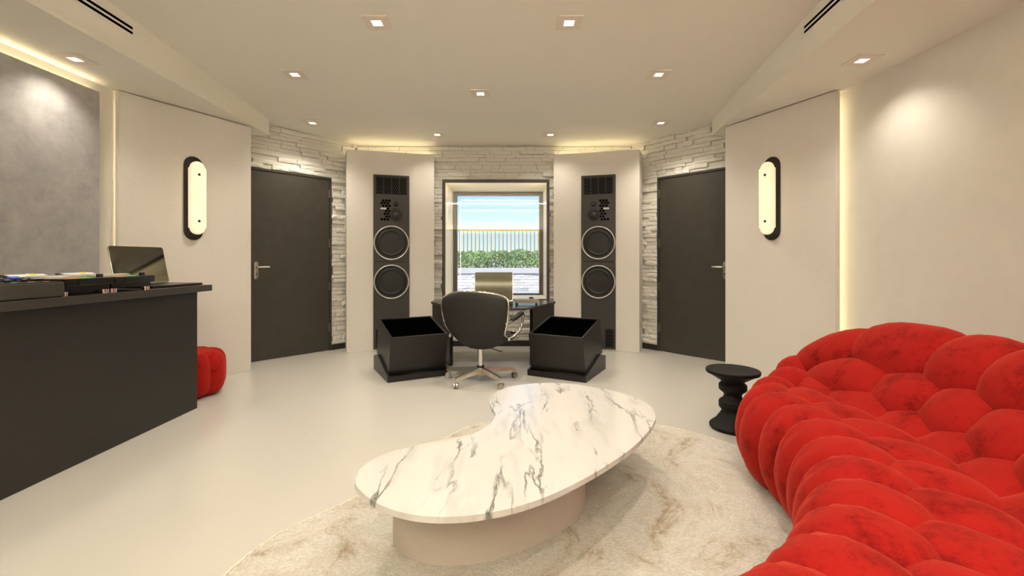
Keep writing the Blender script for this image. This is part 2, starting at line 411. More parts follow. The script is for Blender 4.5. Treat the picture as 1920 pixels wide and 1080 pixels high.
def make_door(name, P, ang, t0, t1, hinge_at_t1, label):
    ex = (P[0]+cos(ang)*(t0+t1)/2, P[1]+sin(ang)*(t0+t1)/2, 0)
    e_ = empty(name, ex, ang); W = t1-t0; H = 2.095
    f = MB(); fw = .022
    f.span((-W/2, -.012, 0), (-W/2+fw, .16, H)); f.span((W/2-fw, -.012, 0), (W/2, .16, H)); f.span((-W/2+fw, -.012, H-fw), (W/2-fw, .16, H))
    f.obj('door_frame', M['door'], e_)
    leaf = MB().span((-W/2+fw+.003, -.002, .004), (W/2-fw-.003, .045, H-fw-.003), bevel=.002).obj('door_leaf', M['door'], e_)
    s = 1 if hinge_at_t1 else -1
    for z in (.28, .78, 1.30, 1.90):
        hg = MB(); hg.lathe([(.008, -.05), (.008, .05)], 10, Matrix.Translation((s*(W/2-fw-.006), -.010, z)))
        hg.box((s*(W/2-fw-.006), -.0035, z), (.018, .003, .1)); hg.obj('hinge', M['hinge'], e_, smooth=40)
    hx = -s*(W/2-.085)
    pl = MB(); pts = pill_pts(.042, .192, 12)
    pl.prism(pts, 0, .008, bevel=.002, seg=2, M=Matrix.Translation((hx, -.002, .985)) @ RX90)
    plate = pl.obj('handle_plate', M['steel'], e_, smooth=40)
    lv = MB(); lv.tube([(hx, -.01, 1.02), (hx, -.045, 1.02), (hx+s*.012, -.055, 1.02), (hx+s*.12, -.055, 1.02)], .009, 12)
    lv.obj('lever', M['steel'], plate, smooth=50)
    kh = MB().lathe([(.007, 0), (.007, .006)], 12, Matrix.Translation((hx, -.010, .945)) @ RX90); kh.obj('keyhole', M['rubber'], plate)
    struct(e_, label, 'door'); return e_
make_door('door_1', LP, angL, tl0, tl1, True, 'dark bronze flush door between the counter and speaker')
make_door('door_2', RP, angR, tr0, tr1, False, 'dark bronze flush door beside the black stool and sofa')

# baseboards on the stone walls
struct(MB().span((C0-.80, YB-.016, 0), (C0+.80, YB+.03, .064), bevel=.002).obj('baseboard_window', M['skirting']), 'dark skirting under the window', 'baseboard')
def base_on(name, P, ang, a, b_, label):
    struct(MB().span((a, -.016, 0), (b_, .03, .064), bevel=.002).obj(name, M['skirting'], loc=(P[0], P[1], 0), rz=ang), label, 'baseboard')
base_on('baseboard_left', LP, angL, tl1+.004, LnL-.10, 'short dark skirting beside the door near the counter')
base_on('baseboard_right', RP, angR, .10, tr0-.004, 'short dark skirting beside the door near the sofa')

# ---- soffits with fascia
def soffit(name, outer_x, pts, label):
    poly = [(outer_x, YR), (pts[0][0], YR)] + pts + [(outer_x, pts[-1][1])]
    if outer_x > 0: poly = poly[::-1]
    o = MB().prism(poly[::-1] if outer_x > 0 else poly, SOF, 3.2).obj(name, M['paint'])
    return struct(o, label, 'soffit')
LS = [(-2.50, 2.3), (-2.60, 4.87)]; RS = [(1.868, 2.33), (2.14, 4.87)]
soffit('trim_1', XL, LS, 'cream lowered soffit above the counter')
soffit('trim_2', XR, RS, 'cream lowered soffit above the red sofa')
def lip(name, pts, side, label):
    m_ = MB(); pp = [(pts[0][0], YR+.01)]+pts
    for (a, b_) in zip(pp, pp[1:]):
        d = Vector((b_[0]-a[0], b_[1]-a[1])); mid = ((a[0]+b_[0])/2+side*.004, (a[1]+b_[1])/2, SOF+.011)
        m_.box(mid, (.014, d.length, .026), rz=atan2(d.y, d.x)-pi/2)
    struct(m_.obj(name, M['paint']), label, 'trim')
lip('trim_3', LS, 1, 'thin cream bead along the soffit edge above the counter')
lip('trim_4', RS, -1, 'thin cream bead along the soffit edge above the sofa')

# ---- angled side panels with sconces
AP = {}
def angled(name, near, far, label):
    n_, f_ = Vector(near), Vector(far); d = (f_-n_); Ln = d.length; ang = atan2(d.y, d.x)
    s = 1 if near[0] < 0 else -1     # left: room lies to the right of direction near->far => -y local
    o = MB().span((0, 0 if s > 0 else -.05, 0), (Ln, .05 if s > 0 else 0, SOF-.007), bevel=.003).obj(name, M['panel'], loc=(*near, 0), rz=ang)
    AP[name] = (n_, d.normalized(), ang, s)
    return struct(o, label, 'wall panel')
angled('wall_panel_left', (-3.075, 3.555), (-2.60, 4.535), 'cream fabric angled panel carrying the sconce by the counter')
angled('wall_panel_right', (2.53, 3.555), (2.125, 4.535), 'cream fabric angled panel carrying the sconce by the sofa')

def sconce(panel, u, label):
    n_, d, ang, s = AP[panel]; k = (u-CX)/F_PX
    t = (k*n_.y-n_.x)/(d.x-k*d.y); p = n_+d*t
    # local: +z up, -y to the room
    e_ = empty('wall_sconce', (p.x, p.y, 1.645), ang if s > 0 else ang+pi)
    def pill(w_, h_, y0, y1, bev, seg=4, nn=28):
        pts = pill_pts(w_, h_, nn//2)
        return MB().prism(pts, -y0, -y1, bevel=bev, seg=seg, M=RX90)   # RX90: z -> -y
    pill(.158, .742, 0, -.014, .003).obj('back_plate', M['darkmetal'], e_, smooth=40)
    pill(.07, .54, -.012, -.04, .0).obj('core', M['darkmetal'], e_, smooth=40)
    pill(.122, .645, -.036, -.092, .024, 5).obj('diffuser', M['sconce'], e_, smooth=60)
    for z in (-.205, .205):
        MB().lathe([(.0115, 0), (.0115, .004), (.008, .007)], 16, Matrix.Translation((0, -.090, z)) @ RX90).obj('screw', M['darkmetal'], e_, smooth=40)
    return tag(e_, label, 'wall lamp', 'pill shaped wall sconces')
sconce('wall_panel_left', 362, 'glowing pill-shaped alabaster sconce on the panel near the counter')
sconce('wall_panel_right', 1448, 'glowing pill-shaped alabaster sconce on the panel near the sofa')

# ---- grey felt panel on the left wall + coves
o = MB().span((XL+.02, YR+.1, .0), (XL+.05, 3.40, 2.352), bevel=.002).obj('felt_panel', M['felt'])
tag(o, 'grey mottled felt wall panel behind the counter', 'wall panel')
def led(name, a, b_, label, mat='led'):
    e_ = MB().span(a, b_).obj(name, M[mat]); return tag(e_, label, 'light strip')
led('led_strip', (XL+.002, YR+.2, 2.325), (XL+.014, 3.38, 2.343), 'warm light strip in the cove above the grey felt panel', 'ledsoft')
led('led_strip', (XL+.004, 3.66, .05), (XL+.014, 3.675, 2.40), 'warm vertical light strip between the grey felt panel and sconce panel', 'ledsoft')
led('led_strip', (2.546, 3.675, .05), (2.556, 3.69, 2.40), 'warm vertical light strip behind the sconce panel edge by the sofa')
led('led_strip', (-2.3, YR+.028, 2.742), (1.7, YR+.05, 2.758), 'warm light strip high across the rear wall', 'ledrear')
struct(MB().span((XL, YR, 2.66), (XR, YR+.028, 2.80)).obj('trim_5', M['paint']), 'cream cove board high on the rear wall', 'trim')
struct(MB().span((XL+.7, YR, 1.905), (XR-.8, YR+.32, 1.925)).span((XL+.7, YR+.30, 1.925), (XR-.8, YR+.32, 1.975)).obj('added_shelf', M['paint']), 'cream shelf added on the rear wall for the fill strip', 'trim')  # unseen shelf, added to carry the upward fill strip
led('led_strip', (-2.3, YR+.17, 1.926), (1.7, YR+.25, 1.938), 'added upward fill light strip on the rear wall shelf', 'ledfill')  # strip added behind the camera to lift the ceiling brightness

# ---- speaker panels with towers
def speaker_panel(s):
    X = lambda r: C0+s*r
    fi, fo, ob, ib = (X(.745), 5.67), (X(1.735), 5.395), (X(1.845), 5.655), (X(.775), 5.765)
    poly = [fi, ib, ob, fo] if s > 0 else [fi, fo, ob, ib]
    poly = poly[::-1] if s > 0 else poly[::-1]
    o = MB().prism(poly, 0, 2.409, bevel=.003, seg=1).obj('wall_speaker_right' if s > 0 else 'wall_speaker_left', M['panel'])
    struct(o, 'cream fabric baffle wall holding the speaker near the %s door' % ('sofa side' if s > 0 else 'counter side'), 'baffle wall')
    # cove strip on top, near the back
    a = Vector((X(.80), 5.745)); b_ = Vector((X(1.80), 5.625)); d = b_-a
    e_ = MB().box((0, 0, 2.418), (d.length, .015, .012)).obj('led_strip', M['led'], loc=((a.x+b_.x)/2, (a.y+b_.y)/2, 0), rz=atan2(d.y, d.x))
    tag(e_, 'warm light strip on top of the baffle near the %s door' % ('sofa side' if s > 0 else 'counter side'), 'light strip')
    # frame: x along panel to the right, -y to the room
    L_, R_ = (fo, fi) if s < 0 else (fi, fo)
    d = Vector((R_[0]-L_[0], R_[1]-L_[1])); Ln = d.length; d.normalize(); ang = atan2(d.y, d.x)
    def at(u):
        k = (u-CX)/F_PX; return (k*L_[1]-L_[0])/(d.x-k*d.y)
    ua, ub = (700, 767.5) if s < 0 else (1090, 1154.5)
    ta, tb = at(ua), at(ub); tc_ = (ta+tb)/2; W = tb-ta
    e_ = empty('speaker_tower', (L_[0]+d.x*tc_, L_[1]+d.y*tc_, 0), ang)
    H0, H1 = .022, 2.125
    body = MB(); body.span((-W/2, -.018, H0), (W/2, -.0005, 1.068), bevel=.003); body.span((-W/2, -.018, 1.080), (W/2, -.0005, H1), bevel=.003)
    body.span((-W/2+.004, -.010, 1.06), (W/2-.004, -.001, 1.09))
    body.obj('front_baffle', M['speaker'], e_)
    def grille(x0, x1, z0, z1, name='grille', bars=4):
        g = MB(); g.span((x0, -.021, z0), (x1, -.0175, z1), bevel=.0015)
        fr = g.obj(name, M['blackmatt'], e_)
        hm = MB(); p = .024; rr = .0095; row = 0; z = z0+.016
        while z < z1-.010:
            x = x0+.016+(p/2 if row % 2 else 0)
            while x < x1-.010:
                hm.lathe([(rr, 0), (rr*.8, .0015)], 6, Matrix.Translation((x, -.0208, z)) @ RX90); x += p
            z += p*.87; row += 1
        ho = hm.obj('grille_holes', M['void'], fr); ho['kind'] = 'stuff'
        for q in range(1, bars):
            xx = x0+(x1-x0)*q/bars
            MB().span((xx-.003, -.0235, z0), (xx+.003, -.019, z1)).obj('grille_bar', M['speaker'], fr)
    grille(-W/2+.028, W/2-.028, 1.892, 2.105)
    if s < 0: grille(-W/2+.028, -W/2+.12, .05, .27, 'port_grille', 1)
    else: grille(W/2-.125, W/2-.015, .045, .27, 'port_grille', 1)
    def driver(z, R):
        T = Matrix.Translation((0, -.018, z)) @ RX90
        rg = MB(); rg.lathe([(R-.013, -.002), (R, -.002), (R, .008), (R-.004, .011), (R-.009, .011), (R-.013, .006)], 56, T, cap=False)
        ro = rg.obj('woofer', M['ring'], e_, smooth=60)
        MB().lathe([(R-.012, .004), (R-.03, .006), (R-.038, .001), (R-.05, .012), (R-.066, .010), (R-.076, .001)], 56, T, cap=False).obj('surround', M['rubber'], ro, smooth=60)
        MB().lathe([(R-.074, .002), (R*.45, .0035), (R*.2, .0045), (.0008, .005)], 56, T).obj('cone', M['cone'], ro, smooth=60)
    driver(1.305, W/2-.004); driver(.833, W/2-.004)
    sx = -s      # mid driver side
    def small(z, x, R, name, petals):
        T = Matrix.Translation((x, -.018, z)) @ RX90
        base = MB(); base.lathe([(R, -.002), (R, .005), (R*.8, .009), (R*.68, .004), (R*.6, .003)], 32, T, cap=False)
        if petals:
            for q in range(petals):
                a = 2*pi*q/petals; base.lathe([(R*.26, 0), (R*.26, .005), (R*.1, .006)], 8, Matrix.Translation((x+cos(a)*R*1.12, -.018, z+sin(a)*R*1.12)) @ RX90)
        bo = base.obj(name, M['cone'], e_, smooth=50)
        MB().lathe([(R*.62, .003), (R*.5, .012), (R*.3, .019), (.0008, .022)], 24, T).obj('dome', M['speaker'], bo, smooth=60)
    small(1.645, sx*.052, .058, 'midrange_driver', 14); small(1.775, sx*.055, .030, 'tweeter', 0)
    hx = MB(); rows = [(1.815, 3, 0), (1.785, 3, 1), (1.752, 3, 0), (1.718, 1, 1), (1.688, 2, 0), (1.655, 2, 1), (1.622, 2, 0), (1.588, 3, 1)]
    for z, c_, off in rows:
        for q in range(c_):
            hx.lathe([(.0165, 0), (.013, .002)], 6, Matrix.Translation((-sx*(.045+.036*q+off*.018)+sx*.02, -.0178, z)) @ RX90)
    ho = hx.obj('vent_holes', M['void'], e_); ho['kind'] = 'stuff'
    bd = MB().span((-sx*.095-.033, -.021, 1.709), (-sx*.095+.033, -.0175, 1.727)).obj('badge', M['white'], e_)
    for q in range(5):
        MB().span((-sx*.095-.024+q*.0105, -.0216, 1.7125), (-sx*.095-.019+q*.0105, -.0208, 1.7205)).obj('badge_mark', M['speaker'], bd)
    tag(e_, 'tall dark grey in-wall speaker tower beside the %s door' % ('sofa side' if s > 0 else 'counter side'), 'speaker', 'in-wall speaker towers')
speaker_panel(-1); speaker_panel(1)

# ------------------------------------------------------------------ window
win = empty('window_1', ((WX0+WX1)/2, YB, WZ0)); cxw = (WX0+WX1)/2
YO = 6.75
m_ = MB()
for a, b_ in (((WX0-FW, WZ0-FW), (WX0, WZ1+FW)), ((WX1, WZ0-FW), (WX1+FW, WZ1+FW)), ((WX0, WZ1), (WX1, WZ1+FW)), ((WX0, WZ0-FW), (WX1, WZ0))):
    m_.span((a[0]-cxw, -.03, a[1]-WZ0), (b_[0]-cxw, .035, b_[1]-WZ0))
m_.obj('outer_frame', M['frame'], win)
m_ = MB(); T_ = .012; GR = .02
V0, V1, U0, U1 = WX0-GR, WX1+GR, WZ0-GR, WZ1+GR
for a, b_ in (((V0-T_, U0-T_), (V0, U1+T_)), ((V1, U0-T_), (V1+T_, U1+T_)), ((V0, U1), (V1, U1+T_)), ((V0, U0-T_), (V1, U0))):
    m_.span((a[0]-cxw, .036, a[1]-WZ0), (b_[0]-cxw, YO-YB+.1, b_[1]-WZ0))
m_.obj('reveal', M['reveal'], win)
m_ = MB(); q = .007
for a, b_ in (((V0+.002, U0+.03), (V0+.002+q, U1-.03)), ((V1-.002-q, U0+.03), (V1-.002, U1-.03)), ((V0+.03, U1-.002-q), (V1-.03, U1-.002))):
    m_.span((a[0]-cxw, .040, a[1]-WZ0), (b_[0]-cxw, .052, b_[1]-WZ0))
m_.obj('reveal_fill', M['ledrevealfill'], win)  # hidden strips added to give the reveal its cream glow
m_ = MB(); g = .06; i0 = 0
A0, A1, Z0, Z1 = V0, V1, U0, U1
for a, b_ in (((A0, Z0), (A0+g, Z1)), ((A1-g, Z0), (A1, Z1)), ((A0+g, Z1-g), (A1-g, Z1)), ((A0+g, Z0), (A1-g, Z0+.022))):
    m_.span((a[0]-cxw, YO-YB-.03, a[1]-WZ0), (b_[0]-cxw, YO-YB+.03, b_[1]-WZ0), bevel=.003)
m_.obj('sash_frame', M['frame'], win)
def pane(y, a, b_, c_, d_):
    me = bpy.data.meshes.new('pane'); me.from_pydata([(a-cxw, y, c_-WZ0), (b_-cxw, y, c_-WZ0), (b_-cxw, y, d_-WZ0), (a-cxw, y, d_-WZ0)], [], [(0, 1, 2, 3)])
    me.materials.append(M['glass']); o = bpy.data.objects.new('pane', me); COL.objects.link(o); o.parent = win
pane(.018, WX0, WX1, WZ0, WZ1)
pane(YO-YB, A0+g, A1-g, Z0+.02, Z1-g)
struct(win, 'deep double-glazed window with cream reveal and bronze frame', 'window')

# ------------------------------------------------------------------ outside
struct(MB().span((-9, 7.2, .12), (9, 13.5, .34)).obj('ground_terrace', M['paving']), 'pale paved terrace outside the window', 'ground')
gw = empty('garden_wall', (0, 11.0, .34))
MB().span((-3.2, .04, 0), (3.0, .3, .43)).obj('core', M['gstone'], gw)
MB().span((-3.2, -.03, .43), (3.0, .34, .555), bevel=.006).obj('coping', M['coping'], gw)
GM = []
for k in range(5):
    me = SM[k].copy(); me.materials.clear(); me.materials.append(M['gstone'] if k % 2 else pmat('garden_stone_%d' % k, [(.46, .45, .46), (.66, .64, .60), (.56, .54, .50)][k//2], .85, noise=.12, nscale=3)); GM.append(me)
lay_stones(gw, -1.9, 1.5, 0, .43, [], 5, hmin=.05, hmax=.075, lmin=.16, lmax=.45, dmin=.03, dmax=.06, y0=.045, meshes=GM)
tag(gw, 'low stone-clad garden wall with grey coping outside the window', 'garden wall')
rnd = random.Random(9)
hd = empty('hedge', (0, 11.75, .86))
MB().span((-3.2, -.38, -.52), (3.0, .5, .02)).obj('planter_soil', M['soil'], hd)
def leaves(n, size, seed):
    r_ = random.Random(seed); vs = []; fs = []
    for _ in range(n):
        x = r_.uniform(-2.3, 2.0); top = .45+.10*mnoise.noise((x*2.2, 0, 3))+.05*mnoise.noise((x*7, 1, 3)); z = r_.uniform(0, 1)**.8*top+.02
        y = r_.uniform(-.30, .36)*(1-.5*(z/top)**2)
        c = Vector((x, y, z)); a = Vector((r_.uniform(-1, 1), r_.uniform(-1, 1), r_.uniform(-.3, 1))).normalized()*size*r_.uniform(.6, 1.3)
        b_ = a.cross(Vector((r_.uniform(-1, 1), r_.uniform(-1, 1), r_.uniform(-1, 1)))).normalized()*size*.38
        k = len(vs); vs += [c-a, c+b_, c+a, c-b_]; fs.append((k, k+1, k+2, k+3))
    return vs, fs
for nm, n_, sz, mt, sd_ in (('foliage', 16000, .030, 'leaf', 1), ('flowers', 260, .022, 'flower', 2)):
    vs, fs = leaves(n_, sz, sd_); me = bpy.data.meshes.new(nm); me.from_pydata(vs, [], fs); me.materials.append(M[mt])
    o = bpy.data.objects.new(nm, me); COL.objects.link(o); o.parent = hd; o['kind'] = 'stuff'
tag(hd, 'leafy green hedge with small red flowers behind the garden wall', 'hedge')
rl = empty('railing', (-.3, 12.55, .34), radians(1.5))
MB().span((-2.6, -.02, 1.55), (2.6, .02, 1.60)).obj('top_rail', M['gold'], rl)
MB().span((-2.6, -.015, .10), (2.6, .015, .13)).obj('bottom_rail', M['gold'], rl)
bal = None
for k in range(48):
    x = -2.55+k*.1085
    if bal is None: bal = MB().span((-.014, -.014, .13), (.014, .014, 1.55)).obj('baluster', M['gold'], rl, loc=(x, 0, 0))
    else:
        c = bal.copy(); COL.objects.link(c); c.parent = rl; c.location = (x, 0, 0)
for x in (-2.6, 2.6): MB().span((x-.02, -.02, 0), (x+.02, .02, 1.55)).obj('post', M['gold'], rl)
tag(rl, 'ochre painted metal railing behind the hedge', 'railing')
hm = MB()
def hillf(a, b_):
    x = -60+150*a; y = 70+60*b_; z = -4+11.0*math.exp(-((x-26)/16)**2)*sin(pi*min(1, b_*1.2+.05))+1.2*mnoise.noise((x*.12, y*.12, 0))
    return (x, y, z)
hm.grid(hillf, 60, 16); struct(hm.obj('ground_hill', M['hill'], smooth=180), 'dry brown hillside beyond the railing', 'hill')

# ------------------------------------------------------------------ ceiling fittings
def downlight(p, slope, label, group, power=SPOT_W, lit=True, wide=128, aim=(0, 0)):
    e_ = empty('downlight', p); e_.rotation_euler.x = slope
    w_ = .084; i_ = .034; m_ = MB()
    for a, b_ in (((-w_, -w_), (-i_, w_)), ((i_, -w_), (w_, w_)), ((-i_, -w_), (i_, -i_)), ((-i_, i_), (i_, w_))):
        m_.span((a[0], a[1], -.007), (b_[0], b_[1], .012))
    m_.obj('trim_frame', M['lamp_frame'], e_)
    MB().span((-i_, -i_, -.004), (i_, i_, .010)).obj('lens', M['lens'], e_)
    ld = bpy.data.lights.new('downlight_lamp', 'SPOT'); ld.energy = power; ld.color = WARM; ld.spot_size = radians(wide); ld.spot_blend = 1.0; ld.shadow_soft_size = .04
    lo = bpy.data.objects.new('downlight_lamp', ld); COL.objects.link(lo); lo.parent = e_; lo.location = (0, 0, -.03); lo.rotation_euler = (aim[0], aim[1], 0)
    return tag(e_, label, 'downlight', group)
SL = -math.atan(.055)
def ceil_pt(u, v):
    y = (2.55+.055*5.79-CAMH)/((HZ-v)/F_PX+.055); return ((u-CX)*y/F_PX, y, ceil_z(y))
LMAIN = 'square recessed downlight in the main sloping ceiling'
for u, v, w_ in ((707, 42, 'counter'), (1067, 42, 'sofa')): downlight(ceil_pt(u, v), SL, 'square recessed downlight over the table on the %s side' % w_, 'ceiling downlights')
for u, v, w_ in ((553, 139, 'counter'), (1235, 139, 'sofa')): downlight(ceil_pt(u, v), SL, 'square recessed downlight next to the soffit on the %s side' % w_, 'ceiling downlights')
downlight(ceil_pt(901, 175), SL, 'single square recessed downlight on the ceiling centre line above the chair', None)
for u, v, w_ in ((586, 230, 'counter'), (1239, 230, 'sofa')): downlight(ceil_pt(u, v), SL, 'square recessed downlight in front of the stone wall door, %s side' % w_, 'ceiling downlights')
for u, v, w_ in ((820, 252, 'counter'), (1032, 252, 'sofa')): downlight(ceil_pt(u, v), SL, 'square recessed downlight between window and baffle wall, %s side' % w_, 'ceiling downlights', SPOT_W*.4)
for x, y, w_ in ((-1.25, 1.55, 'counter side of the rug'), (.75, 1.55, 'sofa side of the rug'), (-1.25, 0.1, 'counter end of the mixer'), (.75, 0.1, 'sofa end near the rear wall'), (-1.25, -1.2, 'rear wall on the counter side'), (.75, -1.2, 'rear wall on the sofa side')):
    downlight((x, y, ceil_z(y)), SL, 'square recessed ceiling downlight above the ' + w_, 'ceiling downlights')
downlight((-2.89, 3.01, SOF), 0, 'square recessed downlight in the soffit above the counter', None, SPOT_W*.4)
downlight((2.33, 3.03, SOF), 0, 'square recessed downlight in the soffit beside the sofa', None, SPOT_W*.4)
downlight((-2.89, 1.4, SOF), 0, 'square recessed downlight in the soffit above the mixer', None, SPOT_W*.4)
downlight((2.33, 1.0, SOF), 0, 'square recessed downlight in the soffit over the near sofa end', None, SPOT_W*.4)

def vent(pts, y0, y1, side, z0, label):
    a, b_ = Vector(pts[0]), Vector(pts[1]); d = (b_-a).normalized()
    P = a+d*((y0-a.y)/d.y); Q = a+d*((y1-a.y)/d.y); mid = (P+Q)/2; Ln = (Q-P).length
    e_ = empty('air_vent', (mid.x, mid.y, z0), atan2(d.y, d.x))
    sgn = -1 if side > 0 else 1      # local y pointing to the room centre
    def sp(x0, x1, d0, d1, zz0, zz1): return ((x0, sgn*d0, zz0), (x1, sgn*d1, zz1))
    fr = MB()
    for q in (sp(-Ln/2-.05, Ln/2+.05, 0, .006, -.042, -.026), sp(-Ln/2-.05, Ln/2+.05, 0, .006, -.006, .006), sp(-Ln/2-.05, Ln/2+.05, 0, .006, .026, .042),
              sp(-Ln/2-.05, -Ln/2, 0, .006, -.026, .026), sp(Ln/2, Ln/2+.05, 0, .006, -.026, .026)):
        fr.span(*q)
    fr.obj('vent_frame', M['paint'], e_)
    for z in (-.016, .016): MB().span(*sp(-Ln/2, Ln/2, 0, .003, z-.0098, z+.0098)).obj('slot', M['void'], e_)
    tag(e_, label, 'air vent', 'double slot air vents')
vent(LS, 1.7, 3.03, 1, 2.622, 'black double-slot air vent in the soffit side above the counter')
vent(RS, 1.7, 3.02, -1, 2.622, 'black double-slot air vent in the soffit side above the sofa')

# ------------------------------------------------------------------ counter with DJ gear
ct = empty('bar_counter', (-2.70, 1.8, 0))
MB().span((XL+.06+2.70, -1.6, 0), (-2.335+2.70, 3.377-1.8, .864), bevel=.002).obj('body', M['counter'], ct)
MB().span((XL+.06+2.70, -1.6, .866), (-2.272+2.70, 3.45-1.8, .911), bevel=.002).obj('worktop', M['countertop'], ct)
tag(ct, 'long charcoal counter with overhanging top along the felt panel', 'counter')
CT = .911
# mixer
mx_ = empty('dj_mixer', (-2.275-.20, 2.178, CT))
MB().span((-.19, -.147, .004), (.19, .147, .075), bevel=.003).obj('case', M['silver'] if False else pmat('mixer_case', (.075, .065, .052), .4, .5, noise=.06, nscale=80), mx_)
MB().span((-.185, -.143, .075), (.185, .143, .080), bevel=.002).obj('top_plate', M['blackmatt'], mx_)
r_ = random.Random(3)
for i in range(5):
    for j in range(4):
        k = MB().lathe([(.009, 0), (.009, .014), (.007, .018)], 12, Matrix.Translation((-.16+.05*i, -.115+.076*j, .079)))
        k.obj('knob', M['rubber'], mx_, smooth=40)
for j in range(4):
    k = MB().span((.09, -.122+.076*j, .079), (.112, -.106+.076*j, .094), bevel=.002).obj('fader', M['rubber'], mx_)
    MB().span((.100, -.1225+.076*j, .0935), (.103, -.1055+.076*j, .0955)).obj('fader_mark', M['white'], k)
    MB().span((.125, -.125+.076*j, .079), (.133, -.10+.076*j, .081)).obj('button', M['green'] if j == 1 else M['orange'], mx_)
tag(mx_, 'dark metal mixer with rows of knobs on the counter', 'mixer')
def player(y, label):
    e_ = empty('media_player', (-2.475, y, CT))
    for sx in (-.15, .15):
        for sy in (-.12, .12):
            MB().lathe([(.022, 0), (.022, .022)], 16, Matrix.Translation((sx, sy, 0))).obj('foot', M['chrome'], e_, smooth=40)
    bd = MB(); bd.span((-.19, -.142, .022), (.165, .142, .052), bevel=.003); bd.span((-.19, -.145, .050), (.19, .145, .088), bevel=.003)
    bd.obj('case', M['gear'], e_)
    MB().span((-.185, -.141, .088), (.186, .141, .090)).obj('top_plate', pmat('player_top', (.10, .095, .085), .4, .4), e_)
    jw = MB().lathe([(.118, 0), (.118, .010), (.108, .014), (.09, .014), (.088, .011), (.001, .011)], 48, Matrix.Translation((.0, 0, .090))).obj('jog_wheel', M['silver'], e_, smooth=40)
    MB().lathe([(.075, 0), (.075, .003)], 40, Matrix.Translation((0, 0, .101))).obj('jog_plate', M['chrome'], jw, smooth=40)
    sc = MB().box((-.150, 0, .097), (.010, .24, .07), ry=radians(-76), bevel=.002).obj('display', M['blackmatt'], e_)
    MB().box((-.1488, 0, .1025), (.002, .20, .055), ry=radians(-76)).obj('display_screen', M['white'], sc)
    MB().lathe([(.022, 0), (.022, .008)], 20, Matrix.Translation((-.10, -.125, .094))).obj('round_button', M['blue'], e_, smooth=40)
    MB().lathe([(.020, 0), (.020, .008)], 20, Matrix.Translation((-.175, .03, .104))).obj('round_button', M['yellow'], e_, smooth=40)
    MB().span((.155, -.11, .090), (.172, -.045, .093)).obj('play_button', M['orange'], e_)
    MB().span((.155, -.035, .090), (.172, .02, .093)).obj('play_button', M['green'], e_)
    MB().span((.13, .09, .090), (.15, .115, .109), bevel=.002).obj('pitch_fader', M['rubber'], e_)
    MB().box((.188, .0, .068), (.012, .15, .028), bevel=.003).obj('front_grip', M['gear'], e_)
    return tag(e_, label, 'media player', 'media players on the counter')
player(2.474, 'black media player with silver jog wheel, between mixer and other player')
player(2.768, 'black media player with silver jog wheel, beside the open laptop')
def laptop(loc, rz, W, D, H, lean, screen, label, glass='screen'):
    """local: x width, screen hinge at y=0, keyboard towards -y"""
    e_ = empty('laptop', loc, rz)
    b_ = MB().span((-W/2, -D, .002), (W/2, 0, .018), bevel=.004).obj('base', M['darkmetal'] if screen else M['lid'], e_)
    MB().span((-W/2+.03, -D*.58, .0175), (W/2-.03, -.03, .0190)).obj('keyboard', M['rubber'], b_)
    MB().span((-W*.16, -D*.95, .0175), (W*.16, -D*.64, .0185)).obj('touchpad', M['steel'], b_)
    pts = []; rr = .016
    for cx_, cz_, a0 in ((W/2-rr, rr+.0, -90), (W/2-rr, H-rr, 0), (-W/2+rr, H-rr, 90), (-W/2+rr, rr, 180)):
        for q in range(5): a = radians(a0+q*22.5); pts.append((cx_+rr*cos(a), cz_+rr*sin(a)))
    T = Matrix.Translation((0, 0, .018)) @ Matrix.Rotation(-lean, 4, 'X') @ RX90
    ld = MB().prism(pts, -.003, .004, bevel=.0015, seg=1, M=T).obj('lid', M['lid'], e_, smooth=40)
    pts2 = [(x*.975, .01+z*.965) for x, z in pts]
    MB().prism(pts2, .0041, .0050, M=T).obj('screen', M[glass], ld)
    hg = MB(); hg.tube([(-W*.4, 0, .018), (W*.4, 0, .018)], .006, 10); hg.obj('hinge_bar', M['rubber'], ld, smooth=40)
    return tag(e_, label, 'laptop')
laptop((-2.60, 3.212, CT), pi/2-radians(5), .43, .27, .268, radians(12), True, 'open laptop with dark glossy screen on the charcoal counter', 'screen2')

# ------------------------------------------------------------------ trapezoid desk with laptop and box
DK = .62; X = lambda r: C0+r
dk = empty('studio_desk', (C0+.01, 4.9, 0))
top = [(-.345, 4.50-4.9), (.345, 4.50-4.9), (.715, 5.22-4.9), (.715, 5.40-4.9), (-.715, 5.40-4.9), (-.715, 5.22-4.9)]
MB().prism(top, DK-.022, DK, bevel=.002, seg=1).obj('desk_top', pmat('desk_top_charcoal', (.05, .044, .038), .2), dk)
for s in (-1, 1):
    p = [(s*.43, 4.70-4.9), (s*.70, 5.225-4.9), (s*.70, 5.38-4.9), (s*.66, 5.38-4.9), (s*.40, 4.74-4.9)]
    if s < 0: p = p[::-1]
    MB().prism(p, 0, DK-.0225, bevel=.002, seg=1).obj('side_panel', M['black'], dk)
tag(dk, 'black trapezoid desk with solid sides under the window', 'desk')
laptop((-.205, 5.06, DK), 0, .43, .27, .325, radians(9.4), True, 'open laptop with dark glossy screen on the desk under the window')
ab = empty('audio_box', (.155, 4.86, DK), radians(-3))
MB().span((-.125, -.06, .022), (.125, .09, .062), bevel=.003).obj('case', pmat('champagne_metal', (.30, .27, .22), .35, .7), ab)
for sx in (-.105, .105):
    for sy in (-.045, .075): MB().lathe([(.008, 0), (.013, .010), (.013, .0222)], 12, Matrix.Translation((sx, sy, 0))).obj('foot', M['darkmetal'], ab, smooth=40)
MB().lathe([(.024, 0), (.024, .014), (.021, .017)], 24, Matrix.Translation((.05, .03, .062))).obj('volume_knob', M['darkmetal'], ab, smooth=40)
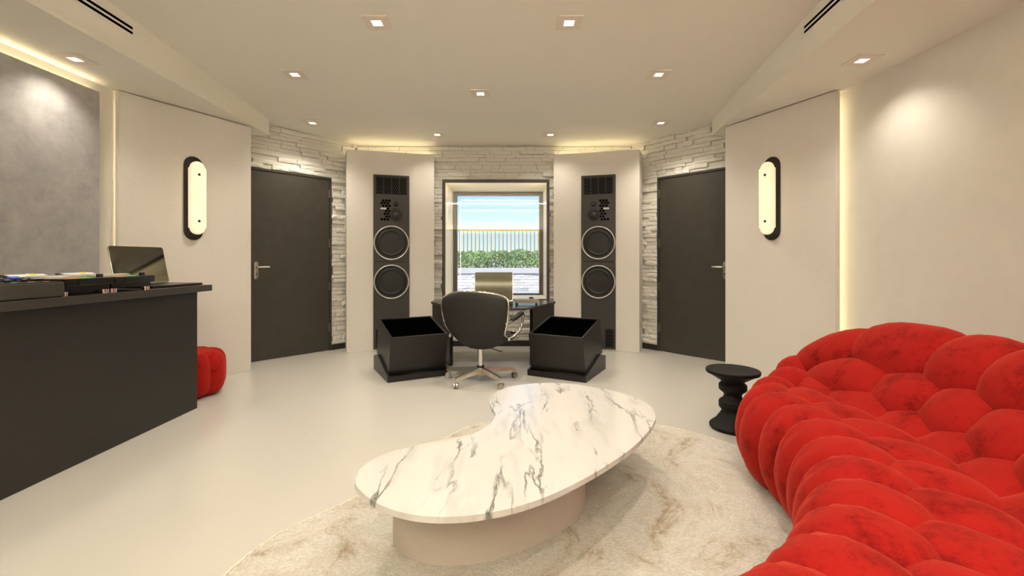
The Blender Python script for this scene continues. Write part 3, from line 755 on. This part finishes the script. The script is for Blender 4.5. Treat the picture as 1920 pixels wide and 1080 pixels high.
for q in range(4): MB().lathe([(.006, 0), (.006, .005)], 10, Matrix.Translation((-.085+.022*q, .05, .062))).obj('button', M['silver'], ab, smooth=40)
tag(ab, 'small champagne metal audio box with feet and knob on the desk', 'audio box')

# ------------------------------------------------------------------ tilted crates
def crate(s, label):
    near = Vector((C0+s*.885, 4.06)); inn = Vector((C0+s*.372, 4.335)); back = Vector((s*.31, .52))
    # local frame: x along front edge left->right, y away from the viewer
    A, B_ = (near, inn) if s < 0 else (inn, near)
    d = (B_-A); W = d.length; ang = atan2(d.y, d.x); D = back.length
    mid = (A+B_)/2
    e_ = empty('record_crate', (mid.x, mid.y, 0), ang)
    sd_ = [(0, .0), (D, .0), (D, .135), (D-.17, .175), (.0, .052)]
    YZ = lambda x: Matrix(((0, 0, 1, x), (1, 0, 0, 0), (0, 1, 0, 0), (0, 0, 0, 1)))
    base = MB()
    for sx in (-1, 1):
        base.prism(sd_, -.010, .010, M=YZ(sx*(W/2-.010)))
    base.span((-W/2+.02, 0, 0), (W/2-.02, .02, .052)); base.span((-W/2+.02, D-.02, 0), (W/2-.02, D, .135)); base.span((-W/2+.02, .02, .01), (W/2-.02, D-.02, .025))
    base.obj('plinth', M['black'], e_)
    tl = radians(12.5); w2 = W/2-.022; bd = D-.085; H = .355; th = .018
    bx = MB()
    bx.span((-w2, 0, 0), (w2, th, H)); bx.span((-w2, bd-th, 0), (w2, bd, H)); bx.span((-w2, th, 0), (-w2+th, bd-th, H)); bx.span((w2-th, th, 0), (w2, bd-th, H)); bx.span((-w2+th, th, 0), (w2-th, bd-th, th))
    T = Matrix.Translation((0, .055, .055)) @ Matrix.Rotation(tl, 4, 'X')
    bmesh.ops.transform(bx.b, matrix=T, verts=bx.b.verts)
    bx.obj('box', M['black'], e_)
    li = MB(); li.span((-w2+th, th, th), (w2-th, th+.002, H-.02)); li.span((-w2+th, bd-th-.002, th), (w2-th, bd-th, H-.012)); li.span((-w2+th, th, th), (-w2+th+.002, bd-th, H-.012)); li.span((w2-th-.002, th, th), (w2-th, bd-th, H-.012)); li.span((-w2+th, th, th), (w2-th, bd-th, th+.002))
    bmesh.ops.transform(li.b, matrix=T, verts=li.b.verts)
    li.obj('lining', M['void'], e_)
    tag(e_, label, 'crate', 'tilted black crates by the desk')
crate(-1, 'tilted open black crate on the counter side of the chair')
crate(1, 'tilted open black crate on the sofa side of the chair')

# ------------------------------------------------------------------ swivel chair
CHX, CHY = fl(901, 713.5)
ch = empty('swivel_chair', (CHX, CHY, 0))
R5 = .325
hub = MB(); hub.lathe([(.030, .055), (.032, .06), (.032, .125), (.026, .13)], 24); hub.obj('hub', M['chrome'], ch, smooth=40)
MB().lathe([(.034, .122), (.034, .138)], 24).obj('collar', M['rubber'], ch, smooth=40)
MB().lathe([(.024, .136), (.024, .30), (.032, .315), (.055, .335)], 24).obj('column', M['chrome'], ch, smooth=40)
for k in range(5):
    a = radians(90+72*k); dx, dy = cos(a), sin(a)
    lg = MB(); pts = []
    def sec(r, z0, z1, hw): return [Vector((r*dx-hw*dy, r*dy+hw*dx, z0)), Vector((r*dx+hw*dy, r*dy-hw*dx, z0)), Vector((r*dx+hw*.6*dy, r*dy-hw*.6*dx, z1)), Vector((r*dx-hw*.6*dy, r*dy+hw*.6*dx, z1))]
    secs = [sec(.02, .07, .128, .024), sec(.17, .073, .112, .022), sec(R5+.012, .068, .092, .015)]
    vv = [[lg.b.verts.new(p) for p in s_] for s_ in secs]
    for p, q in zip(vv, vv[1:]):
        for j in range(4): lg.b.faces.new((p[j], p[(j+1) % 4], q[(j+1) % 4], q[j]))
    lg.b.faces.new(vv[0]); lg.b.faces.new(vv[-1][::-1])
    lo = lg.obj('leg', M['steel'], ch)
    MB().lathe([(.009, .045), (.009, .075)], 10, Matrix.Translation((R5*dx, R5*dy, 0))).obj('caster_stem', M['chrome'], lo, smooth=40)
    cs = MB(); wa = a+radians(35)
    for sg in (-1, 1):
        T = Matrix.Translation((R5*dx, R5*dy, .0255)) @ Matrix.Rotation(wa, 4, 'Z') @ Matrix.Rotation(pi/2, 4, 'X') @ Matrix.Translation((0, 0, sg*.012))
        cs.lathe([(.019, -.008), (.0255, -.006), (.0255, .006), (.019, .008)], 20, T)
    cs.obj('caster', M['steel'], lo, smooth=40)
# shell rotated slightly
sh = empty('seat_shell', (0, 0, 0), radians(-19)); sh.parent = ch
prof = catmull([(-.212, .822, .292), (-.228, .77, .312), (-.234, .68, .318), (-.224, .57, .308), (-.197, .47, .288), (-.13, .385, .262), (-.02, .345, .262), (.12, .345, .268), (.235, .36, .258), (.275, .372, .225)], 5, False)
def shell_pt(a, b_, off=0.0, shrink=0.0):
    k = a*(len(prof)-1); i = min(int(k), len(prof)-2); f = k-i
    y, z, hw = [prof[i][q]*(1-f)+prof[i+1][q]*f for q in range(3)]
    y2, z2 = [prof[min(i+1, len(prof)-1)][q]-prof[max(i-1, 0)][q] for q in range(2)]
    L_ = sqrt(y2*y2+z2*z2) or 1; ny, nz = -z2/L_, y2/L_       # towards the sitter
    s = 2*b_-1
    hw = hw-shrink
    # rounded corners at both ends of the path
    edge = min(a, 1-a)/.10
    curl = .085*abs(s)**2.4 * (1.0 if a < .35 else max(.55, 1.0-(a-.35)*.9))
    bowl = -.06*(1-s*s)*(1 if a > .42 else max(0, (a-.30)/.12))      # belly under the seat
    topc = -.012*(s**4) if a < .12 else 0
    xx = s*hw
    if edge < 1: xx = s*hw*(1-.09*(1-edge)**2)
    return Vector((xx, y+ny*(curl+off), z+nz*(curl+off)+bowl*nz+(topc*(1-a/.12))))
NU, NV = 40, 24
s1 = MB()
V1 = s1.grid(lambda a, b_: shell_pt(a, b_, 0), NU, NV); V2 = s1.grid(lambda a, b_: shell_pt(a, b_, .016), NU, NV)
loop = [(i, 0) for i in range(NU)]+[(NU, j) for j in range(NV)]+[(i, NV) for i in range(NU, 0, -1)]+[(0, j) for j in range(NV, 0, -1)]
for (i, j), (p, q) in zip(loop, loop[1:]+loop[:1]): s1.b.faces.new((V1[i][j], V1[p][q], V2[p][q], V2[i][j]))
s1.obj('shell', M['leather'], sh, smooth=60)
rim = [shell_pt(i/NU, j/NV, .008) for i, j in loop]
MB().tube(rim, .0105, 8, closed=True).obj('chrome_rim', M['chrome'], sh, smooth=180)
def cushion(a0, a1, thick, name):
    c_ = MB(); nu, nv = 18, 16
    def fn(p, q, o):
        a = a0+(a1-a0)*p; b_ = .05+.9*q
        e_ = (1-abs(2*p-1)**4)*(1-abs(2*q-1)**4)
        return shell_pt(a, b_, .014+o*thick*e_**.5, .01)
    Va = c_.grid(lambda p, q: fn(p, q, 0), nu, nv); Vb = c_.grid(lambda p, q: fn(p, q, 1), nu, nv)
    bmesh.ops.remove_doubles(c_.b, verts=c_.b.verts, dist=1e-5)
    c_.obj(name, M['leather'], sh, smooth=70)
cushion(.02, .46, .06, 'back_cushion'); cushion(.47, .97, .10, 'seat_cushion')
for s in (-1, 1):
    p = catmull([(s*.292, -.14, .545), (s*.335, -.02, .575), (s*.355, .09, .605), (s*.355, .155, .60), (s*.35, .165, .555), (s*.335, .14, .47), (s*.315, .06, .42), (s*.285, -.05, .395)], 5, False)
    ar = MB().tube(p, .0135, 10).obj('armrest', M['chrome'], sh, smooth=180)
    pd = p[3:15]; MB().tube([(x, y, z+.008) for x, y, z in pd], [.014+.010*sin(pi*k/(len(pd)-1)) for k in range(len(pd))], 10).obj('arm_pad', M['leather'], ar, smooth=180)
MB().box((0, .0, .318), (.16, .16, .03), bevel=.008).obj('mounting_plate', M['darkmetal'], sh)
MB().tube([(.05, .0, .31), (.19, -.02, .285), (.215, -.022, .282)], .005, 8).obj('height_lever', M['darkmetal'], sh, smooth=60)
tag(ch, 'black swivel chair with chrome rim and five-star caster base', 'chair')

# ------------------------------------------------------------------ rug
rug_pts = [fl(430, 1080), fl(520, 1010), fl(600, 970), fl(672, 935), (-.60, 2.30), (-.47, 2.62), fl(868, 809), (-.02, 3.10), (.42, 3.16), fl(1225, 800), fl(1300, 815), fl(1385, 842), (1.55, 2.45), (1.70, 2.0), (1.6, 1.4), (1.25, .9), (.7, .55), (0, .55), (-.6, .85), (-.95, 1.25)]
rp = catmull(rug_pts, 10)
rc = (sum(p[0] for p in rp)/len(rp), sum(p[1] for p in rp)/len(rp))
rg = empty('rug', (*rc, 0))
loc_ = [(x-rc[0], y-rc[1]) for x, y in rp]
area = sum(a[0]*b_[1]-b_[0]*a[1] for a, b_ in zip(loc_, loc_[1:]+loc_[:1]))
if area < 0: loc_ = loc_[::-1]
MB().prism(loc_, .0005, .012).obj('pile', M['rug'], rg)
r_ = random.Random(5)
MB().tube([(x*1.004+r_.uniform(-.004, .004), y*1.004+r_.uniform(-.004, .004), .007) for x, y in loc_], .0085, 6, closed=True).obj('edge_binding', M['rugedge'], rg)
tag(rg, 'ivory and tan distressed organic-shaped rug under the table', 'rug')

# ------------------------------------------------------------------ coffee table
TH = .33
tp = [(665, 900), (682, 873), (725, 850), (775, 838), (830, 830), (880, 816), (915, 797), (929, 778), (921, 762), (919, 748), (932, 734), (960, 724), (1010, 718.5), (1065, 719.5), (1120, 727), (1180, 741), (1218, 760), (1229, 779), (1222, 800), (1192, 834), (1150, 865), (1100, 895), (1040, 925), (980, 947), (920, 961), (850, 969), (780, 966), (720, 950), (681, 925)]
tw = catmull([fl(u, v, TH) for u, v in tp], 5)
tcx, tcy = sum(p[0] for p in tw)/len(tw), sum(p[1] for p in tw)/len(tw)
tb_ = empty('coffee_table', (tcx, tcy, .0122))
def ccw(p): return p if sum(a[0]*b_[1]-b_[0]*a[1] for a, b_ in zip(p, p[1:]+p[:1])) > 0 else p[::-1]
MB().prism(ccw([(x-tcx, y-tcy) for x, y in tw]), TH-.012-.020, TH-.012, bevel=.007, seg=4).obj('marble_top', M['marble'], tb_, smooth=40)
bp = [fl(738, 1018), fl(752, 1043), fl(790, 1061), fl(840, 1067), fl(920, 1058), fl(1000, 1030), fl(1060, 997), fl(1089, 972), (.335, 2.08), (.34, 2.26), (.25, 2.40), (.11, 2.40), (.02, 2.27), (-.09, 2.12), (-.26, 2.02), (-.41, 1.93)]
bw = catmull(bp, 6)
MB().prism(ccw([(x-tcx, y-tcy) for x, y in bw]), 0, TH-.0325).obj('plinth_base', M['tablebase'], tb_, smooth=40)
tag(tb_, 'kidney-shaped white marble coffee table on a blush plinth', 'coffee table')

# ------------------------------------------------------------------ turned stool
sx_, sy_ = fl(1374, 803)
pr = [(.10, .001), (.138, .004), (.142, .012), (.142, .022), (.130, .034), (.105, .055), (.078, .095), (.066, .118), (.083, .138), (.085, .145), (.085, .175), (.079, .184), (.062, .197), (.054, .212), (.054, .222), (.062, .236), (.079, .248), (.085, .256), (.085, .284), (.080, .292), (.068, .302), (.072, .310), (.10, .328), (.138, .352), (.160, .362), (.164, .370), (.164, .381), (.160, .385), (.146, .383), (.08, .373), (.001, .370)]
st = MB().lathe(pr, 48).obj('turned_stool', M['wood'], smooth=28, loc=(sx_, sy_, 0))
tag(st, 'black turned wooden stool with dished top beside the sofa', 'stool')

# ------------------------------------------------------------------ red bubble sofa
SC = Vector((-.15, 2.15))
SP = catmull([(1.405, .02), (1.36, .11), (1.35, .24), (1.40, .352), (1.52, .368), (1.69, .335), (1.84, .33), (1.955, .42), (2.05, .54), (2.13, .635), (2.215, .665), (2.31, .61), (2.365, .45), (2.37, .25), (2.33, .02)], 10, False)
cum = [0]
for a, b_ in zip(SP, SP[1:]): cum.append(cum[-1]+sqrt((a[0]-b_[0])**2+(a[1]-b_[1])**2))
STOT = cum[-1]
def sprof(s):
    s = max(0, min(STOT, s)); i = 0
    lo_, hi_ = 0, len(cum)-1
    while hi_-lo_ > 1:
        mid = (lo_+hi_)//2
        if cum[mid] <= s: lo_ = mid
        else: hi_ = mid
    f = (s-cum[lo_])/(cum[hi_]-cum[lo_]); a, b_ = SP[lo_], SP[hi_]
    return a[0]*(1-f)+b_[0]*f, a[1]*(1-f)+b_[1]*f
def sm(x): x = max(0, min(1, x)); return x*x*(3-2*x)
def ssurf(th, s):
    r_, h = sprof(s)
    back = max(0, min(1, (r_-1.42)/.75))
    k = 1-.72*sm((th-3.0)/9.5)
    if r_ > 1.75: h2 = .32+(h-.32)*k if h > .32 else h
    else: h2 = h
    r2 = r_ + (.085*max(0, (th-3)/5.5)**2*(1-back) if th > 3 else 0) - (.10*back*sm((th-7)/8))
    th2 = th if th < 0 else th*(1+.95*back)
    a = radians(th2)
    return Vector((SC.x+r2*cos(a), SC.y+r2*sin(a), h2))
def snorm(th, s):
    e1, e2 = .6, .02
    t1 = ssurf(th+e1, s)-ssurf(th-e1, s); t2 = ssurf(th, s+e2)-ssurf(th, s-e2)
    n_ = t2.cross(t1)
    # point outwards/upwards: away from the core curve
    r_, h = sprof(s); core = Vector((SC.x+1.85*cos(radians(th)), SC.y+1.85*sin(radians(th)), .10))
    n_.normalize()
    if n_.dot(ssurf(th, s)-core) < 0: n_ = -n_
    return n_
sofa = empty('bubble_sofa', (SC.x+1.85, SC.y-.6, 0)); SO = Vector(sofa.location)
TH0, TH1 = -70.0, 10.5
bod = MB(); nu, nv = 60, 60
V = bod.grid(lambda a, b_: ssurf(TH0+(TH1-TH0)*a, STOT*b_)-SO, nu, nv)
bod.b.faces.new(V[0]); bod.b.faces.new(V[-1][::-1])
for i in range(nu): bod.b.faces.new((V[i][0], V[i+1][0], V[i+1][nv], V[i][nv]))
bod.obj('body', M['velvet'], sofa, smooth=60)
DTH = 7.55
def bubble(th, s, wth, ws, A, name='bubble'):
    nr, na = 9, 28; vs = []; fs = []
    for i in range(nr+1):
        rho = sin(pi/2*i/nr)
        for j in range(na if i else 1):
            a = 2*pi*j/na
            u_, v_ = rho*cos(a), rho*sin(a)
            # squarer outline
            q = 1/max(.001, (abs(cos(a))**2.6+abs(sin(a))**2.6)**(1/2.6)) if i else 1
            u_, v_ = u_*q, v_*q
            tt, ss = max(TH0-.5, min(th+u_*wth, TH1+.8)), s+v_*ws
            ef = sqrt(max(.02, 1-(max(0, tt-(TH1-3.2), (TH0+3.2)-tt)/4.0)**2))
            p = ssurf(tt, ss)+snorm(tt, ss)*(A*ef*((1-rho*rho)**.5) - .012)
            p.z = max(p.z, .004)
            vs.append(p-SO)
    idx = lambda i, j: 0 if i == 0 else 1+(i-1)*na+j % na
    for i in range(nr):
        for j in range(na):
            if i == 0: fs.append((0, idx(1, j), idx(1, j+1)))
            else: fs.append((idx(i, j), idx(i+1, j), idx(i+1, j+1), idx(i, j+1)))
    me = bpy.data.meshes.new(name); me.from_pydata(vs, [], fs); me.materials.append(M['velvet'])
    me.polygons.foreach_set('use_smooth', [True]*len(me.polygons)); me.update()
    o = bpy.data.objects.new(name, me); COL.objects.link(o); o.parent = sofa
    bm_ = bmesh.new(); bm_.from_mesh(me); bmesh.ops.recalc_face_normals(bm_, faces=bm_.faces); bm_.to_mesh(me); bm_.free()
    return o
def s_at(i): return cum[i*10]
#        centre s , half length, amp, stagger
rows = [((s_at(0)+s_at(4))/2+.02, .325, .105, 0),
        (s_at(5)-.02, .165, .095, .5),
        (s_at(6)+.03, .150, .092, 0),
        (s_at(7)+.03, .150, .115, .5),
        (s_at(9)-.01, .190, .130, 0),
        (s_at(11)+.03, .185, .110, .5),
        (s_at(13)+.08, .185, .085, 0)]
for s, ws, A, stg in rows:
    k = 0
    while True:
        th = 8.6-DTH*(k+stg) if stg else 8.6-DTH*k
        if th < TH0: break
        bubble(th, s, DTH*.70, ws, A); k += 1
# far end face
for (r_, hh, w_) in ((1.60, .18, .15), (1.80, .17, .15), (2.0, .20, .16), (2.17, .22, .16), (1.70, .31, .13), (1.92, .33, .14), (2.10, .37, .14)):
    back = max(0, min(1, (r_-1.42)/.75)); a = radians(TH1*(1+.95*back))
    rr = r_-.10*back*sm((TH1-7)/8)
    c_ = Vector((SC.x+rr*cos(a), SC.y+rr*sin(a), hh-.01))-SO
    T = Matrix.Translation(c_) @ Matrix.Rotation(a, 4, 'Z') @ Matrix.Diagonal((w_, .13, min(hh-.015, .19) if hh < .25 else .13, 1))
    bb = MB(); bmesh.ops.create_icosphere(bb.b, subdivisions=3, radius=1, matrix=T); bb.obj('bubble', M['velvet'], sofa, smooth=180)
# near end face (mirrored idea, plain)
for r_, hh in ((1.55, .18), (1.78, .18), (2.0, .26), (2.2, .34), (2.1, .52)):
    a = radians(TH0); c_ = Vector((SC.x+r_*cos(a), SC.y+r_*sin(a), hh))-SO
    T = Matrix.Translation(c_) @ Matrix.Rotation(a, 4, 'Z') @ Matrix.Diagonal((.15, .11, min(hh-.005, .2), 1))
    bb = MB(); bmesh.ops.create_icosphere(bb.b, subdivisions=3, radius=1, matrix=T); bb.obj('bubble', M['velvet'], sofa, smooth=180)
sofa.location.z += .0125
tag(sofa, 'large curved red velvet sofa of puffy bubbles on the rug', 'sofa')

# ------------------------------------------------------------------ red pouf
PX, PY = -2.655, 3.71
pf = empty('pouf', (PX, PY, 0)); n_l = 8
for k in range(n_l):
    a = 2*pi*k/n_l+.10; lb = MB()
    def fnl(p, q, a=a):
        t = 2*pi*p; u_ = pi*(q)      # superellipsoid lobe
        cz, sz = -cos(u_), sin(u_)
        e1 = .7
        sg = lambda x, e: math.copysign(abs(x)**e, x)
        z = .182+.178*sg(cz, .62); rr = sg(sz, .55)
        x = .150*sg(cos(t), .8)*rr+.135; y = .122*sg(sin(t), .9)*rr
        return Vector((x*cos(a)-y*sin(a), x*sin(a)+y*cos(a), max(.002, z)))
    lb.grid(fnl, 28, 20, closed_u=True); bmesh.ops.remove_doubles(lb.b, verts=lb.b.verts, dist=1e-4)
    lb.obj('lobe', M['velvet'], pf, smooth=180)
tag(pf, 'small round red velvet lobed pouf behind the counter end', 'pouf')
print('stones', n_back, nl, nr_)
